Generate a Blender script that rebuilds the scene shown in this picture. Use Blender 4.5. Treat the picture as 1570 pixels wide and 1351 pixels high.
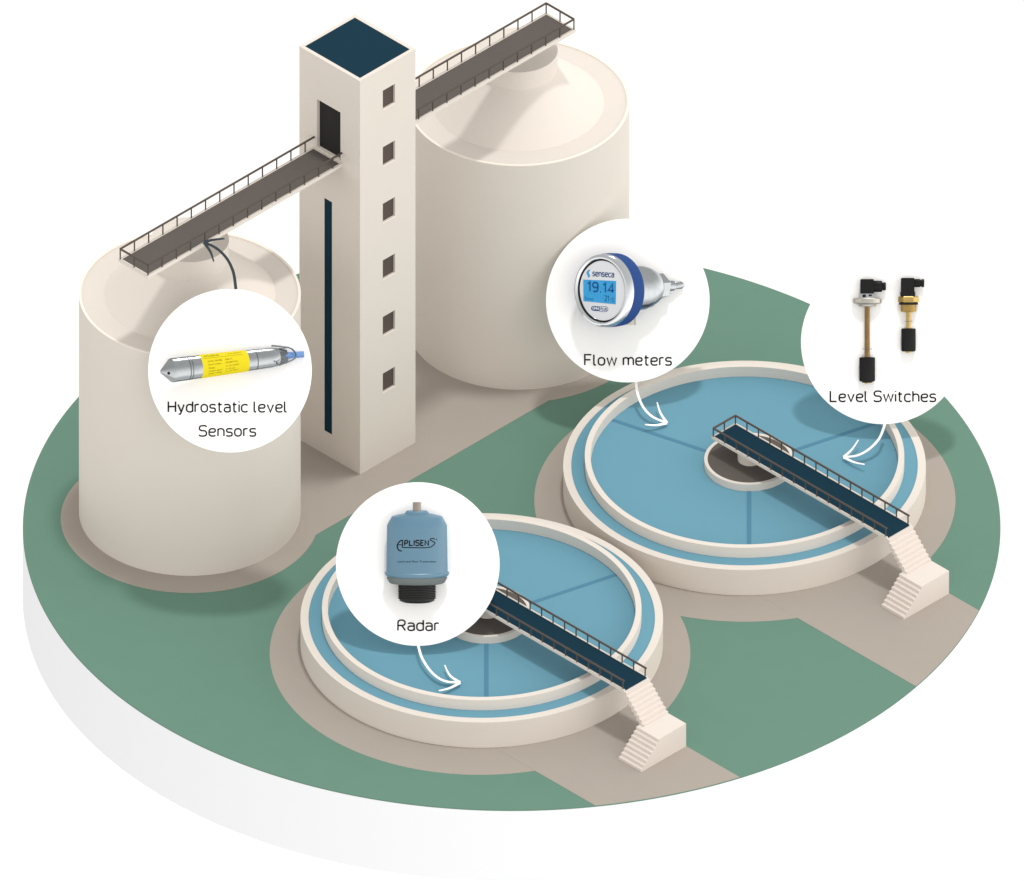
import bpy, bmesh, math
from mathutils import Vector, Matrix

for o in list(bpy.data.objects):
    bpy.data.objects.remove(o)
S = bpy.context.scene
COL = S.collection

# ------------------------------------------------------------------ view frame
M_PX = 0.05                                   # metres per plan pixel
R_ = Vector((1, 1, 0)).normalized()           # to the right of the isometric view
N_ = Vector((1, -1, 1)).normalized()          # towards the viewer
U_ = N_.cross(R_).normalized()                # up in the isometric view
VIEW = Matrix((R_, U_, N_)).transposed()      # columns = right, up, toward viewer

cam = bpy.data.cameras.new('camera')
cam.type = 'ORTHO'; cam.ortho_scale = 1570 * M_PX
cam.clip_start = 0.5; cam.clip_end = 600
cob = bpy.data.objects.new('camera', cam); COL.objects.link(cob)
cob.matrix_world = Matrix.Translation(N_ * 170) @ VIEW.to_4x4()
S.camera = cob

# world: white studio sky, brighter on the right hand side
WHITE, HORIZON, ZENITH, SIDE, SIDE_DIR = 1.10, 1.80, 0.76, 0.34, (0.75, 0.66, 0)
w = bpy.data.worlds.new('World'); S.world = w; w.use_nodes = True
nt = w.node_tree; nt.nodes.clear()
geo = nt.nodes.new('ShaderNodeTexCoord')
sep = nt.nodes.new('ShaderNodeSeparateXYZ'); nt.links.new(geo.outputs['Generated'], sep.inputs[0])
half = nt.nodes.new('ShaderNodeMath'); half.operation = 'MULTIPLY_ADD'
half.inputs[1].default_value = 0.5; half.inputs[2].default_value = 0.5
nt.links.new(sep.outputs['Z'], half.inputs[0])
def zramp(stops):
    r = nt.nodes.new('ShaderNodeValToRGB'); nt.links.new(half.outputs[0], r.inputs[0])
    e = r.color_ramp.elements
    while len(e) < len(stops): e.new(0.5)
    for el, (z, v) in zip(e, stops):
        el.position = z * 0.5 + 0.5; el.color = (v, v, v, 1)
    return r
# radiance by height (halved, so it fits the ramp): white below, bright horizon, dimmer zenith
base = zramp(((-1.0, WHITE / 2), (-0.50, WHITE / 2), (-0.06, 0.42), (0.12, HORIZON / 2), (0.36, HORIZON / 2), (0.66, ZENITH / 2), (1.0, ZENITH / 2)))
side = zramp(((-0.45, 0.0), (-0.1, 1.0), (0.5, 1.0), (0.9, 0.3)))
dot = nt.nodes.new('ShaderNodeVectorMath'); dot.operation = 'DOT_PRODUCT'
dot.inputs[1].default_value = Vector(SIDE_DIR).normalized() * SIDE
nt.links.new(geo.outputs['Generated'], dot.inputs[0])
m1 = nt.nodes.new('ShaderNodeMath'); m1.operation = 'MULTIPLY'
nt.links.new(dot.outputs['Value'], m1.inputs[0]); nt.links.new(side.outputs[0], m1.inputs[1])
m2 = nt.nodes.new('ShaderNodeMath'); m2.operation = 'MULTIPLY_ADD'; m2.inputs[1].default_value = 2.0; m2.inputs[2].default_value = 2.0
nt.links.new(m1.outputs[0], m2.inputs[0])
ramp = nt.nodes.new('ShaderNodeMath'); ramp.operation = 'MULTIPLY'
nt.links.new(m2.outputs[0], ramp.inputs[0]); nt.links.new(base.outputs[0], ramp.inputs[1])
bg = nt.nodes.new('ShaderNodeBackground'); bg.inputs['Color'].default_value = (1, 0.975, 0.94, 1)
nt.links.new(ramp.outputs[0], bg.inputs['Strength'])
wo = nt.nodes.new('ShaderNodeOutputWorld'); nt.links.new(bg.outputs[0], wo.inputs[0])

sun = bpy.data.lights.new('sun', 'SUN'); sun.energy = 1.22; sun.angle = math.radians(5.0)
sun.color = (1.0, 0.995, 0.98)
sob = bpy.data.objects.new('sun', sun); COL.objects.link(sob)
SUN_TAN = 0.10
sd = Vector((0.35, 0.94, 0)).normalized() * SUN_TAN + Vector((0, 0, 1))
sob.rotation_euler = sd.normalized().to_track_quat('Z', 'Y').to_euler()
sob.location = (0, 0, 80)

vs = S.view_settings
vs.view_transform = 'Standard'; vs.look = 'None'; vs.exposure = 0; vs.gamma = 1
vs.use_curve_mapping = False
S.cycles.max_bounces = 6

# ------------------------------------------------------------------ helpers
def P(px, py, z=0.0):
    """plan pixel of a point known to be at height z -> world point"""
    sx = (px - 785) * M_PX; sy = (675.5 - py) * M_PX
    d = (z - U_.z * sy) / N_.z
    return R_ * sx + U_ * sy + N_ * d

def lin(c):
    c /= 255
    return c / 12.92 if c <= 0.04045 else ((c + 0.055) / 1.055) ** 2.4
def hexl(h):
    return [lin(int(h[i:i + 2], 16)) for i in (0, 2, 4)]

MATS = {}
def mat(name, hx, k=1.0, rough=0.85, metal=0.0, spec=0.15, var=0.02, scale=0.35, bump=0.0, coat=0.0):
    m = bpy.data.materials.new(name); m.use_nodes = True
    n = m.node_tree; b = n.nodes['Principled BSDF']
    c = [min(0.95, v * k) for v in hexl(hx)]
    b.inputs['Roughness'].default_value = rough
    b.inputs['Metallic'].default_value = metal
    b.inputs['Specular IOR Level'].default_value = spec
    b.inputs['Coat Weight'].default_value = coat
    tc = n.nodes.new('ShaderNodeTexCoord')
    no = n.nodes.new('ShaderNodeTexNoise'); no.inputs['Scale'].default_value = scale
    no.inputs['Detail'].default_value = 5
    n.links.new(tc.outputs['Object'], no.inputs['Vector'])
    mr = n.nodes.new('ShaderNodeMapRange')
    mr.inputs['From Min'].default_value = 0.3; mr.inputs['From Max'].default_value = 0.7
    mr.inputs['To Min'].default_value = 1 - var; mr.inputs['To Max'].default_value = 1 + var
    n.links.new(no.outputs['Fac'], mr.inputs['Value'])
    vm = n.nodes.new('ShaderNodeVectorMath'); vm.operation = 'SCALE'
    vm.inputs[0].default_value = c
    n.links.new(mr.outputs[0], vm.inputs['Scale'])
    n.links.new(vm.outputs[0], b.inputs['Base Color'])
    if bump:
        n2 = n.nodes.new('ShaderNodeTexNoise'); n2.inputs['Scale'].default_value = 4
        n2.inputs['Detail'].default_value = 8
        n.links.new(tc.outputs['Object'], n2.inputs['Vector'])
        bp = n.nodes.new('ShaderNodeBump'); bp.inputs['Strength'].default_value = bump
        bp.inputs['Distance'].default_value = 0.05
        n.links.new(n2.outputs['Fac'], bp.inputs['Height'])
        n.links.new(bp.outputs[0], b.inputs['Normal'])
    MATS[name] = m
    return m

K = 1 / 1.2
mat('grass', '719686', K * .95, var=0.012, spec=0.0)
mat('paving', 'B5ACA3', K * .95, var=0.012, spec=0.0)
mat('plinth', 'F8FBFF', 0.885, spec=0.0, var=0.0)
mat('cream', 'F4ECE3', K * .92, var=0.006, spec=0.05)
mat('cream_highlight', 'FFF7EC', K * 1.02, var=0.0, spec=0.05)  # lighter copy of cream: highlight put into the colour of rims and sills
mat('stair_cream', 'F5EBE3', K * .92, var=0.006, spec=0.05)
mat('navy', '1B3D4F', K*.85, var=0.02, spec=0.05)
mat('deck_grey', '69635F', K, var=0.02, spec=0.0)
mat('rail', '5B534D', K * 1.0, var=0.0, spec=0.1, rough=0.6)
mat('water', '74A9BE', K * .95, var=0.01, spec=0.0, rough=0.5)
mat('scraper', '5B8EA8', K, var=0.01, spec=0.0)
mat('window', '635853', 0.8, var=0.01, spec=0.1)
mat('door', '343132', 0.9, var=0.01, spec=0.05)
mat('sign_white', 'FDFEFF', 0.97, var=0.0, spec=0.0)
mat('ink', '161616', 0.8, var=0.0, spec=0.0)
mat('arrow_dark', '3F474C', 0.8, var=0.0, spec=0.0)
mat('arrow_white', 'FFFFFF', 0.93, var=0.0, spec=0.0)
mat('steel', 'A3A8AC', 1.0, rough=0.18, metal=1.0, var=0.05, scale=3)
mat('steel_dark', '6A6F73', 1.0, rough=0.35, metal=1.0, var=0.04)
mat('chrome', 'C8CDD2', 1.0, rough=0.12, metal=1.0, var=0.0)
mat('label_yellow', 'F7E420', 0.75, rough=0.6, var=0.0)
mat('label_ink', '6E6216', 0.6, var=0.0)
mat('cable_blue', '7FA8E6', 0.75, rough=0.6, var=0.0)
mat('band_blue', '2B4C8C', 0.85, rough=0.5, var=0.05, scale=5)
mat('face_white', 'E4E7EC', 0.8, rough=0.5, var=0.0)
mat('lcd_blue', '3C9FDA', 0.85, rough=0.4, var=0.08, scale=2)
mat('lcd_ink', '1C5F9E', 0.75, rough=0.5, var=0.0)
mat('logo_navy', '27508A', 0.75, rough=0.5, var=0.0)
mat('logo_cyan', '3FA9DC', 0.75, rough=0.5, var=0.1, scale=4)
mat('radar_blue', '6C9DBA', 0.58, rough=0.32, spec=0.7, var=0.01)
mat('radar_grey', '7E8787', 0.7, rough=0.6, var=0.01)
mat('black_plastic', '17181A', 0.4, rough=0.42, spec=0.22, var=0.05, scale=4)
mat('brass', 'C2A668', 0.85, rough=0.28, metal=1.0, var=0.08, scale=3)
mat('bronze', '8F754E', 0.8, rough=0.3, metal=1.0, var=0.08, scale=3)
mat('nickel', '8D867F', 1.0, rough=0.35, metal=1.0, var=0.05)
mat('black_thread', '141517', 0.3, rough=0.3, spec=0.5, var=0.05)
mat('satin', 'B9B6AE', 1.0, rough=0.4, metal=1.0, var=0.03)

def finish(name, bm, m, parent=None, flat=False, mx=None):
    if mx is not None:
        bmesh.ops.transform(bm, matrix=mx, verts=bm.verts)
    bmesh.ops.remove_doubles(bm, verts=bm.verts, dist=1e-5)
    bmesh.ops.recalc_face_normals(bm, faces=bm.faces)
    if not flat:
        for f in bm.faces: f.smooth = True
        for e in bm.edges:
            if len(e.link_faces) != 2 or e.calc_face_angle(0) > math.radians(28): e.smooth = False
    me = bpy.data.meshes.new(name); bm.to_mesh(me); bm.free()
    me.materials.append(MATS[m])
    o = bpy.data.objects.new(name, me); COL.objects.link(o)
    if parent: o.parent = parent
    return o

def tag(o, label=None, cat=None, group=None, kind=None):
    if label: o['label'] = label
    if cat: o['category'] = cat
    if group: o['group'] = group
    if kind: o['kind'] = kind
    return o

def thing(name, loc, label, cat, group=None, rot=None):
    o = bpy.data.objects.new(name, None); COL.objects.link(o)
    o.empty_display_size = 0.5
    if rot is not None:
        o.matrix_world = Matrix.Translation(loc) @ rot.to_4x4()
    else:
        o.location = loc
    return tag(o, label, cat, group)

def box(bm, x0, x1, y0, y1, z0, z1):
    v = [bm.verts.new((x, y, z)) for x in (x0, x1) for y in (y0, y1) for z in (z0, z1)]
    for f in ((0, 1, 3, 2), (4, 6, 7, 5), (0, 4, 5, 1), (2, 3, 7, 6), (0, 2, 6, 4), (1, 5, 7, 3)):
        bm.faces.new([v[i] for i in f])
def boxes(*bs):
    bm = bmesh.new()
    for b in bs: box(bm, *b)
    return bm

def prism(pts, axis, a0, a1, bm=None):
    """pts 2D polygon; axis 'z': (x,y) ; axis 'y': (x,z) ; axis 'x': (y,z)"""
    bm = bm or bmesh.new()
    def mk(p, a):
        return {'z': (p[0], p[1], a), 'y': (p[0], a, p[1]), 'x': (a, p[0], p[1])}[axis]
    A = [bm.verts.new(mk(p, a0)) for p in pts]; B = [bm.verts.new(mk(p, a1)) for p in pts]
    bm.faces.new(A); bm.faces.new(B[::-1])
    n = len(pts)
    for i in range(n):
        bm.faces.new((A[i], A[(i + 1) % n], B[(i + 1) % n], B[i]))
    return bm

def lathe(prof, seg=128, bm=None, c=(0, 0, 0), closed=True):
    """prof list of (r,z), closed loop, about the z axis"""
    bm = bm or bmesh.new()
    rings = []
    for r, z in prof:
        if r < 1e-6:
            rings.append([bm.verts.new((c[0], c[1], c[2] + z))])
        else:
            rings.append([bm.verts.new((c[0] + r * math.cos(2 * math.pi * i / seg), c[1] + r * math.sin(2 * math.pi * i / seg), c[2] + z)) for i in range(seg)])
    n = len(prof)
    for k in range(n if closed else n - 1):
        a, b = rings[k], rings[(k + 1) % n]
        if len(a) == 1 and len(b) == 1: continue
        for i in range(seg):
            j = (i + 1) % seg
            if len(a) == 1: bm.faces.new((a[0], b[i], b[j]))
            elif len(b) == 1: bm.faces.new((a[i], b[0], a[j]))
            else: bm.faces.new((a[i], b[i], b[j], a[j]))
    return bm

def solid(prof, **k):
    """revolve an outer profile [(r,z)...] capped on the axis"""
    p = list(prof)
    if p[0][0] > 1e-6: p = [(0, p[0][1])] + p
    if p[-1][0] > 1e-6: p = p + [(0, p[-1][1])]
    return lathe(p, closed=False, **k)

def tube(pts, r, seg=8, bm=None):
    bm = bm or bmesh.new()
    pts = [Vector(p) for p in pts]; rings = []
    up = Vector((0.13, 0.2, 0.97)).normalized()
    for i, p in enumerate(pts):
        t = ((pts[i + 1] if i < len(pts) - 1 else p) - (pts[i - 1] if i else p)).normalized()
        a = t.cross(up)
        if a.length < 0.05: a = t.cross(Vector((1, 0, 0)))
        a.normalize(); b = t.cross(a)
        rings.append([bm.verts.new(p + (a * math.cos(2 * math.pi * k / seg) + b * math.sin(2 * math.pi * k / seg)) * r) for k in range(seg)])
    for a, b in zip(rings, rings[1:]):
        for k in range(seg): bm.faces.new((a[k], a[(k + 1) % seg], b[(k + 1) % seg], b[k]))
    bm.faces.new(rings[0]); bm.faces.new(rings[-1][::-1])
    return bm

# ------------------------------------------------------------------ the setting
GC = P(784.5, 809); GR = 749.5 * M_PX
PL_H = 109 * 0.06124
bm = solid([(GR, -0.12), (GR, -PL_H)], seg=256)
tag(finish('ground_base', bm, 'plinth', mx=Matrix.Translation(GC)), 'thick white round base under the green ground', kind='structure')
bm = solid([(GR, 0), (GR, -0.119)], seg=256)
tag(finish('ground', bm, 'grass', mx=Matrix.Translation(GC)), 'flat round green ground', kind='structure')

def disc_sheet(name, c, r, z, label):
    bm = bmesh.new()
    vs_ = []
    n = 160
    for i in range(n):
        vs_.append((c.x + r * math.cos(2 * math.pi * i / n), c.y + r * math.sin(2 * math.pi * i / n)))
    # keep every sheet inside the round ground
    vs_ = [clip(p) for p in vs_]
    prism(vs_, 'z', 0.001, z, bm)
    tag(finish(name, bm, 'paving', flat=True), label, kind='structure')
def clip(p, rr=None):
    rr = rr or GR - 0.002
    v = Vector((p[0] - GC.x, p[1] - GC.y))
    if v.length > rr: v = v * (rr / v.length)
    return (GC.x + v.x, GC.y + v.y)

SILO = [P(291, 785), P(795, 500)]
TANK = [P(1141.5, 752.6), P(738.6, 986.4)]
DT = P(1141.5, 752.6) - TANK[1]
disc_sheet('path_pad', P(291, 795), 198 * M_PX, 0.012, 'grey round paving around the left silo')
disc_sheet('path_pad', P(795, 503), 198 * M_PX, 0.014, 'grey round paving around the far silo')
disc_sheet('path_pad', P(1142, 767), 323 * M_PX, 0.012, 'grey round paving around the right tank')
disc_sheet('path_pad', P(736, 1002), 322.6 * M_PX, 0.008, 'grey round paving around the front tank')
# band between the silos (runs along Y)
xl = P(480, 822.8).x
xr = 2 * SILO[0].x - xl
prism([(xl, P(291, 795).y), (xl, P(795, 503).y), (xr, P(795, 503).y), (xr, P(291, 795).y)], 'z', 0.001, 0.018, bm := bmesh.new())
tag(finish('path', bm, 'paving', flat=True), 'grey path between the two silos under the tower', kind='structure')
# bands from the tanks to the edge of the ground (run along X)
for tp, lo, up_ in ((P(1142, 767), P(1225, 949), P(1457, 911)), (P(736, 1002), P(822, 1183), P(1054, 1145.5))):
    y0, y1 = lo.y, up_.y
    pts = [(tp.x + 3, y0)]
    rr = GR - 0.002
    a0 = math.asin((y0 - GC.y) / rr); a1 = math.asin((y1 - GC.y) / rr)
    for i in range(41):
        a = a0 + (a1 - a0) * i / 40
        pts.append((GC.x + rr * math.cos(a), GC.y + rr * math.sin(a)))
    pts.append((tp.x + 3, y1))
    bm = prism(pts, 'z', 0.001, 0.018)
    tag(finish('path', bm, 'paving', flat=True), 'grey path from the tank stairs to the ground edge', kind='structure')

# ------------------------------------------------------------------ silos
def silo(c, H, top0, top1, label):
    t = thing('silo', c, label, 'silo', 'round cream storage silos')
    R = 8.5
    finish('body', solid([(R, 0.0), (R, H - 0.0)], seg=192), 'cream', t)
    finish('rim', lathe([(R - 0.19, H + 0.002), (R + 0.012, H + 0.002), (R + 0.012, H + 0.06), (R - 0.19, H + 0.06)], seg=192), 'cream_highlight', t)  # edge highlight painted as a ring of lighter cream
    rc, rb = 3.0, 6.57
    prof = []
    for i in range(13):
        q = i / 12
        r = rb + (rc - rb) * q
        prof.append((r, H + 0.003 + (top0 - H) * (q ** 1.02)))
    bm = lathe(prof + [(rc, H + 0.003)], seg=160)
    finish('roof_dome', bm, 'cream', t)
    finish('roof_cap', solid([(3.002, H + 0.004), (3.002, top1)], seg=128), 'cream', t)
    return t
ZP = 0.06124
silo(SILO[0], (785 - 451) * ZP, (785 - 396) * ZP, (785 - 367.5) * ZP, 'tall round cream silo at the left, beside the round sign with the probe')
silo(SILO[1], (500 - 157) * ZP, (500 - 104) * ZP, (500 - 76.6) * ZP, 'tall round cream silo behind the square tower')

# ------------------------------------------------------------------ tower
TF = P(552, 728)                       # front bottom corner (max X, min Y)
LX, LY, TH = 93 / 14.142, 85 / 14.142, (728 - 126) * ZP
x0, x1, y0, y1 = TF.x - LX, TF.x, TF.y, TF.y + LY
tw = thing('tower', ((x0 + x1) / 2, (y0 + y1) / 2, 0), 'square cream tower with navy flat roof standing between the two silos', 'tower')
ox, oy = tw.location.x, tw.location.y
def wall_with_holes(name, horiz, a0, a1, outer, thick, sign, holes, H):
    """one wall built from boxes round its openings. horiz 'x' or 'y' = direction it runs"""
    bm = bmesh.new()
    cuts_a = sorted({a0, a1} | {h[0] for h in holes} | {h[1] for h in holes})
    cuts_z = sorted({0.0, H} | {h[2] for h in holes} | {h[3] for h in holes})
    def hole(a, z): return any(h[0] < a < h[1] and h[2] < z < h[3] for h in holes)
    na, nz = len(cuts_a) - 1, len(cuts_z) - 1
    inner = outer - sign * thick
    def pt(a, d, z): return (a, d, z) if horiz == 'x' else (d, a, z)
    V = {}
    def v(a, d, z):
        k = (round(a, 5), round(d, 5), round(z, 5))
        if k not in V: V[k] = bm.verts.new(pt(a, d, z))
        return V[k]
    solid_ = [[not hole((cuts_a[i] + cuts_a[i + 1]) / 2, (cuts_z[j] + cuts_z[j + 1]) / 2) for j in range(nz)] for i in range(na)]
    for i in range(na):
        for j in range(nz):
            if not solid_[i][j]: continue
            A0, A1, Z0, Z1 = cuts_a[i], cuts_a[i + 1], cuts_z[j], cuts_z[j + 1]
            bm.faces.new((v(A0, outer, Z0), v(A1, outer, Z0), v(A1, outer, Z1), v(A0, outer, Z1)))
            bm.faces.new((v(A0, inner, Z0), v(A0, inner, Z1), v(A1, inner, Z1), v(A1, inner, Z0)))
            if i == 0 or not solid_[i - 1][j]: bm.faces.new((v(A0, outer, Z0), v(A0, outer, Z1), v(A0, inner, Z1), v(A0, inner, Z0)))
            if i == na - 1 or not solid_[i + 1][j]: bm.faces.new((v(A1, outer, Z0), v(A1, inner, Z0), v(A1, inner, Z1), v(A1, outer, Z1)))
            if j == 0 or not solid_[i][j - 1]: bm.faces.new((v(A0, outer, Z0), v(A0, inner, Z0), v(A1, inner, Z0), v(A1, outer, Z0)))
            if j == nz - 1 or not solid_[i][j + 1]: bm.faces.new((v(A0, outer, Z1), v(A1, outer, Z1), v(A1, inner, Z1), v(A0, inner, Z1)))
    return bm
# left visible wall: runs along x at y0 ; px -> x : x = x1 - (552-px)/14.142
fx = lambda px: x1 - (552 - px) / 14.142 - ox
DZ0, DZ1 = (690 - 227) * ZP, (690 - 152) * ZP
door_h = (fx(486), fx(522), DZ0, DZ1)
strip_h = (fx(497.3), fx(509), (696 - 659.5) * ZP, (696 - 303) * ZP)
WT = 0.6
bm = wall_with_holes('w', 'x', x0 - ox, x1 - ox, y0 - oy, WT, -1, [door_h, strip_h], TH)
wa = bm
me_tmp = bpy.data.meshes.new('t'); wa.to_mesh(me_tmp); wa.free()
# right visible wall along y at x1
fy = lambda px: y0 + (px - 552) / 14.142 - oy
wins = []
for k in range(6):
    zb = (708.0 - 169.4 - 86.75 * k) * ZP
    wins.append((fy(586.9), fy(605.6), zb - 0.02, zb + 29.7 * ZP + 0.02))
bm = wall_with_holes('w', 'y', y0 - oy + WT, y1 - oy, x1 - ox, WT, 1, wins, TH)
bm.from_mesh(me_tmp)
box(bm, x0 - ox, x1 - ox - WT, y1 - oy - WT, y1 - oy, 0, TH)
box(bm, x0 - ox, x0 - ox + WT, y0 - oy + WT, y1 - oy - WT, 0, TH)
def fin_raw(name, bm, m, parent):
    bmesh.ops.recalc_face_normals(bm, faces=bm.faces)
    me = bpy.data.meshes.new(name); bm.to_mesh(me); bm.free(); me.materials.append(MATS[m])
    o = bpy.data.objects.new(name, me); COL.objects.link(o); o.parent = parent; return o
fin_raw('wall', bm, 'cream', tw)
b = 0.30
X0, X1, Y0, Y1 = x0 - ox, x1 - ox, y0 - oy, y1 - oy
bm = boxes((X0 - .01, X1 + .01, Y0 - .01, Y0 + b, TH + .002, TH + .08), (X0 - .01, X1 + .01, Y1 - b, Y1 + .01, TH + .002, TH + .08),
           (X0 - .01, X0 + b, Y0 + b + .001, Y1 - b - .001, TH + .002, TH + .08), (X1 - b, X1 + .01, Y0 + b + .001, Y1 - b - .001, TH + .002, TH + .08))
finish('parapet', bm, 'cream', tw, flat=True)
finish('roof', boxes((X0 + b + .002, X1 - b - .002, Y0 + b + .002, Y1 - b - .002, TH - .3, TH + .055)), 'navy', tw, flat=True)
finish('door', boxes((door_h[0] - .1, door_h[1] + .1, Y0 + .30, Y0 + .38, DZ0 - .1, DZ1 + .1)), 'door', tw, flat=True)
finish('door_sill', boxes((door_h[0] + .003, door_h[1] - .003, Y0 - .03, Y0 + .298, DZ0, DZ0 + .06)), 'cream_highlight', tw, flat=True)
finish('glazing_strip', boxes((strip_h[0] - .1, strip_h[1] + .1, Y0 + .02, Y0 + .07, strip_h[2] - .1, strip_h[3] + .1)), 'navy', tw, flat=True)
for h in wins:
    wo_ = finish('window', boxes((X1 - .26, X1 - .19, h[0] - .05, h[1] + .05, h[2] - .05, h[3] + .05)), 'window', tw, flat=True)
    finish('sill', boxes((X1 - .188, X1 + .03, h[0] + .002, h[1] - .002, h[2] + .001, h[2] + .07)), 'cream_highlight', wo_, flat=True)  # lit bottom of the reveal, painted in the lighter cream

# ------------------------------------------------------------------ walkways
def walkway(name, loc, rotz, L, W, T, deckm, b, label, group, posts, sp, near_short=0.0, end_over=0.25, end_border=True, rail_h=0.95, cat='walkway'):
    """local: runs along +x from its free end at x=0; y in [-W/2, W/2]; deck top at z=0"""
    t = thing(name, loc, label, cat, group)
    t.rotation_euler = (0, 0, rotz)
    e = L - (b if end_border else 0.0)
    bm = boxes((0, L, -W / 2, -W / 2 + b, -T, 0.0), (0, L, W / 2 - b, W / 2, -T, 0.0), (0, b, -W / 2 + b + .0005, W / 2 - b - .0005, -T, 0.0))
    if end_border: box(bm, L - b, L, -W / 2 + b + .0005, W / 2 - b - .0005, -T, 0.0)
    finish('frame', bm, 'cream', t, flat=True)
    finish('deck', boxes((b + .001, e - .001, -W / 2 + b + .001, W / 2 - b - .001, -T + .02, -0.02)), deckm, t, flat=True)
    o = 0.1
    def rail(pts, postpts, pr=0.055, rr=0.085):
        bm = bmesh.new()
        for p, q in zip(pts, pts[1:]):
            tube([p, q], rr, 8, bm)
        h = finish('handrail', bm, 'rail', t)
        for p in postpts:
            finish('post', tube([(p[0], p[1], 0.001), (p[0], p[1], rail_h - 0.03)], pr, 8), 'rail', h)
    ya, yb = -W / 2 + o, W / 2 - o
    for y, sh in ((ya, near_short), (yb, 0.0)):
        ll = L + end_over - sh
        n = int((ll - o + 0.01) / sp) + 1
        rail([(o, y, rail_h), (ll, y, rail_h)], [(o + i * sp, y) for i in range(n) if o + i * sp < ll + .02 and o + i * sp <= L])
    rail([(o, ya, rail_h), (o, yb, rail_h)], [(o, 0)])
    return t

ZB = 28.3
WB = 45.4 / 14.142
c1 = P(204.2, 410.4, ZB)                  # free end centre of the left walkway
L1 = y0 - c1.y - 0.01
t = walkway('walkway', c1, math.pi / 2, L1, WB, 0.26, 'deck_grey', 0.2, 'long grey railed walkway from the tower door over the left silo', 'railed walkways from the tower to the silos', 14, 1.542, end_over=-0.02)
c2 = P(860.1, 32.0, ZB)
L2 = c2.y - y1 - 0.01
t = walkway('walkway', c2, -math.pi / 2, L2, WB, 0.26, 'deck_grey', 0.2, 'grey railed walkway from behind the tower over the far silo', 'railed walkways from the tower to the silos', 10, 1.53, end_over=-0.02)

# ------------------------------------------------------------------ tanks
def tank(c, label):
    t = thing('settling_tank', c, label, 'tank', 'round settling tanks')
    R = 13.9
    finish('outer_wall', lathe([(R - 0.62, 0.02), (R, 0.0), (R, 2.39), (R - 0.62, 2.39)], seg=256), 'cream', t)
    finish('inner_wall', lathe([(11.8, 0.5), (12.25, 0.5), (12.25, 3.31), (11.8, 3.31)], seg=256), 'cream', t)
    finish('channel_water', lathe([(12.251, 1.2), (R - 0.621, 1.2), (R - 0.621, 2.36), (12.251, 2.36)], seg=256), 'water', t)
    finish('water', solid([(11.799, 1.0), (11.799, 2.38)], seg=256), 'water', t)
    hx = Vector((7 / 28.284, 7 / 28.284, 0))
    hub = finish('centre_ring', lathe([(3.18, 2.0), (3.44, 2.0), (3.44, 3.02), (3.18, 3.02)], seg=128, c=hx), 'cream', t)
    finish('ring_cover', solid([(3.179, 2.4), (3.179, 2.97)], seg=128, c=hx), 'deck_grey', hub)
    finish('centre_post', solid([(0.95, 2.972), (0.95, 4.2)], seg=64, c=hx + Vector((.05, .05, 0))), 'cream', hub)
    for ang in (-90, 30, 150):
        a = math.radians(ang)
        d = (R_ * math.cos(a) + Vector((-1, 1, 0)).normalized() * math.sin(a))
        n = Vector((-d.y, d.x, 0))
        bm = bmesh.new()
        far = 11.7 if ang != -90 else 11.7
        # stop each arm where the inner wall begins
        k = 3.43
        pts = []
        def reach(off):
            q = hx + n * off
            B = q.dot(d); C = q.length_squared - 11.79 ** 2
            return -B + math.sqrt(B * B - C)
        A = [hx + d * k + n * .17, hx + d * k - n * .17, hx + n * -.17 + d * reach(-.17), hx + n * .17 + d * reach(.17)]
        prism([(p.x, p.y) for p in A], 'z', 2.3, 2.40, bm)
        finish('scraper_arm', bm, 'scraper', t, flat=True)
    return t
tank(TANK[0], 'round water tank at the right, below the round signs for flow and level')
tank(TANK[1], 'round water tank at the front, partly hidden by the radar sign')

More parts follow.
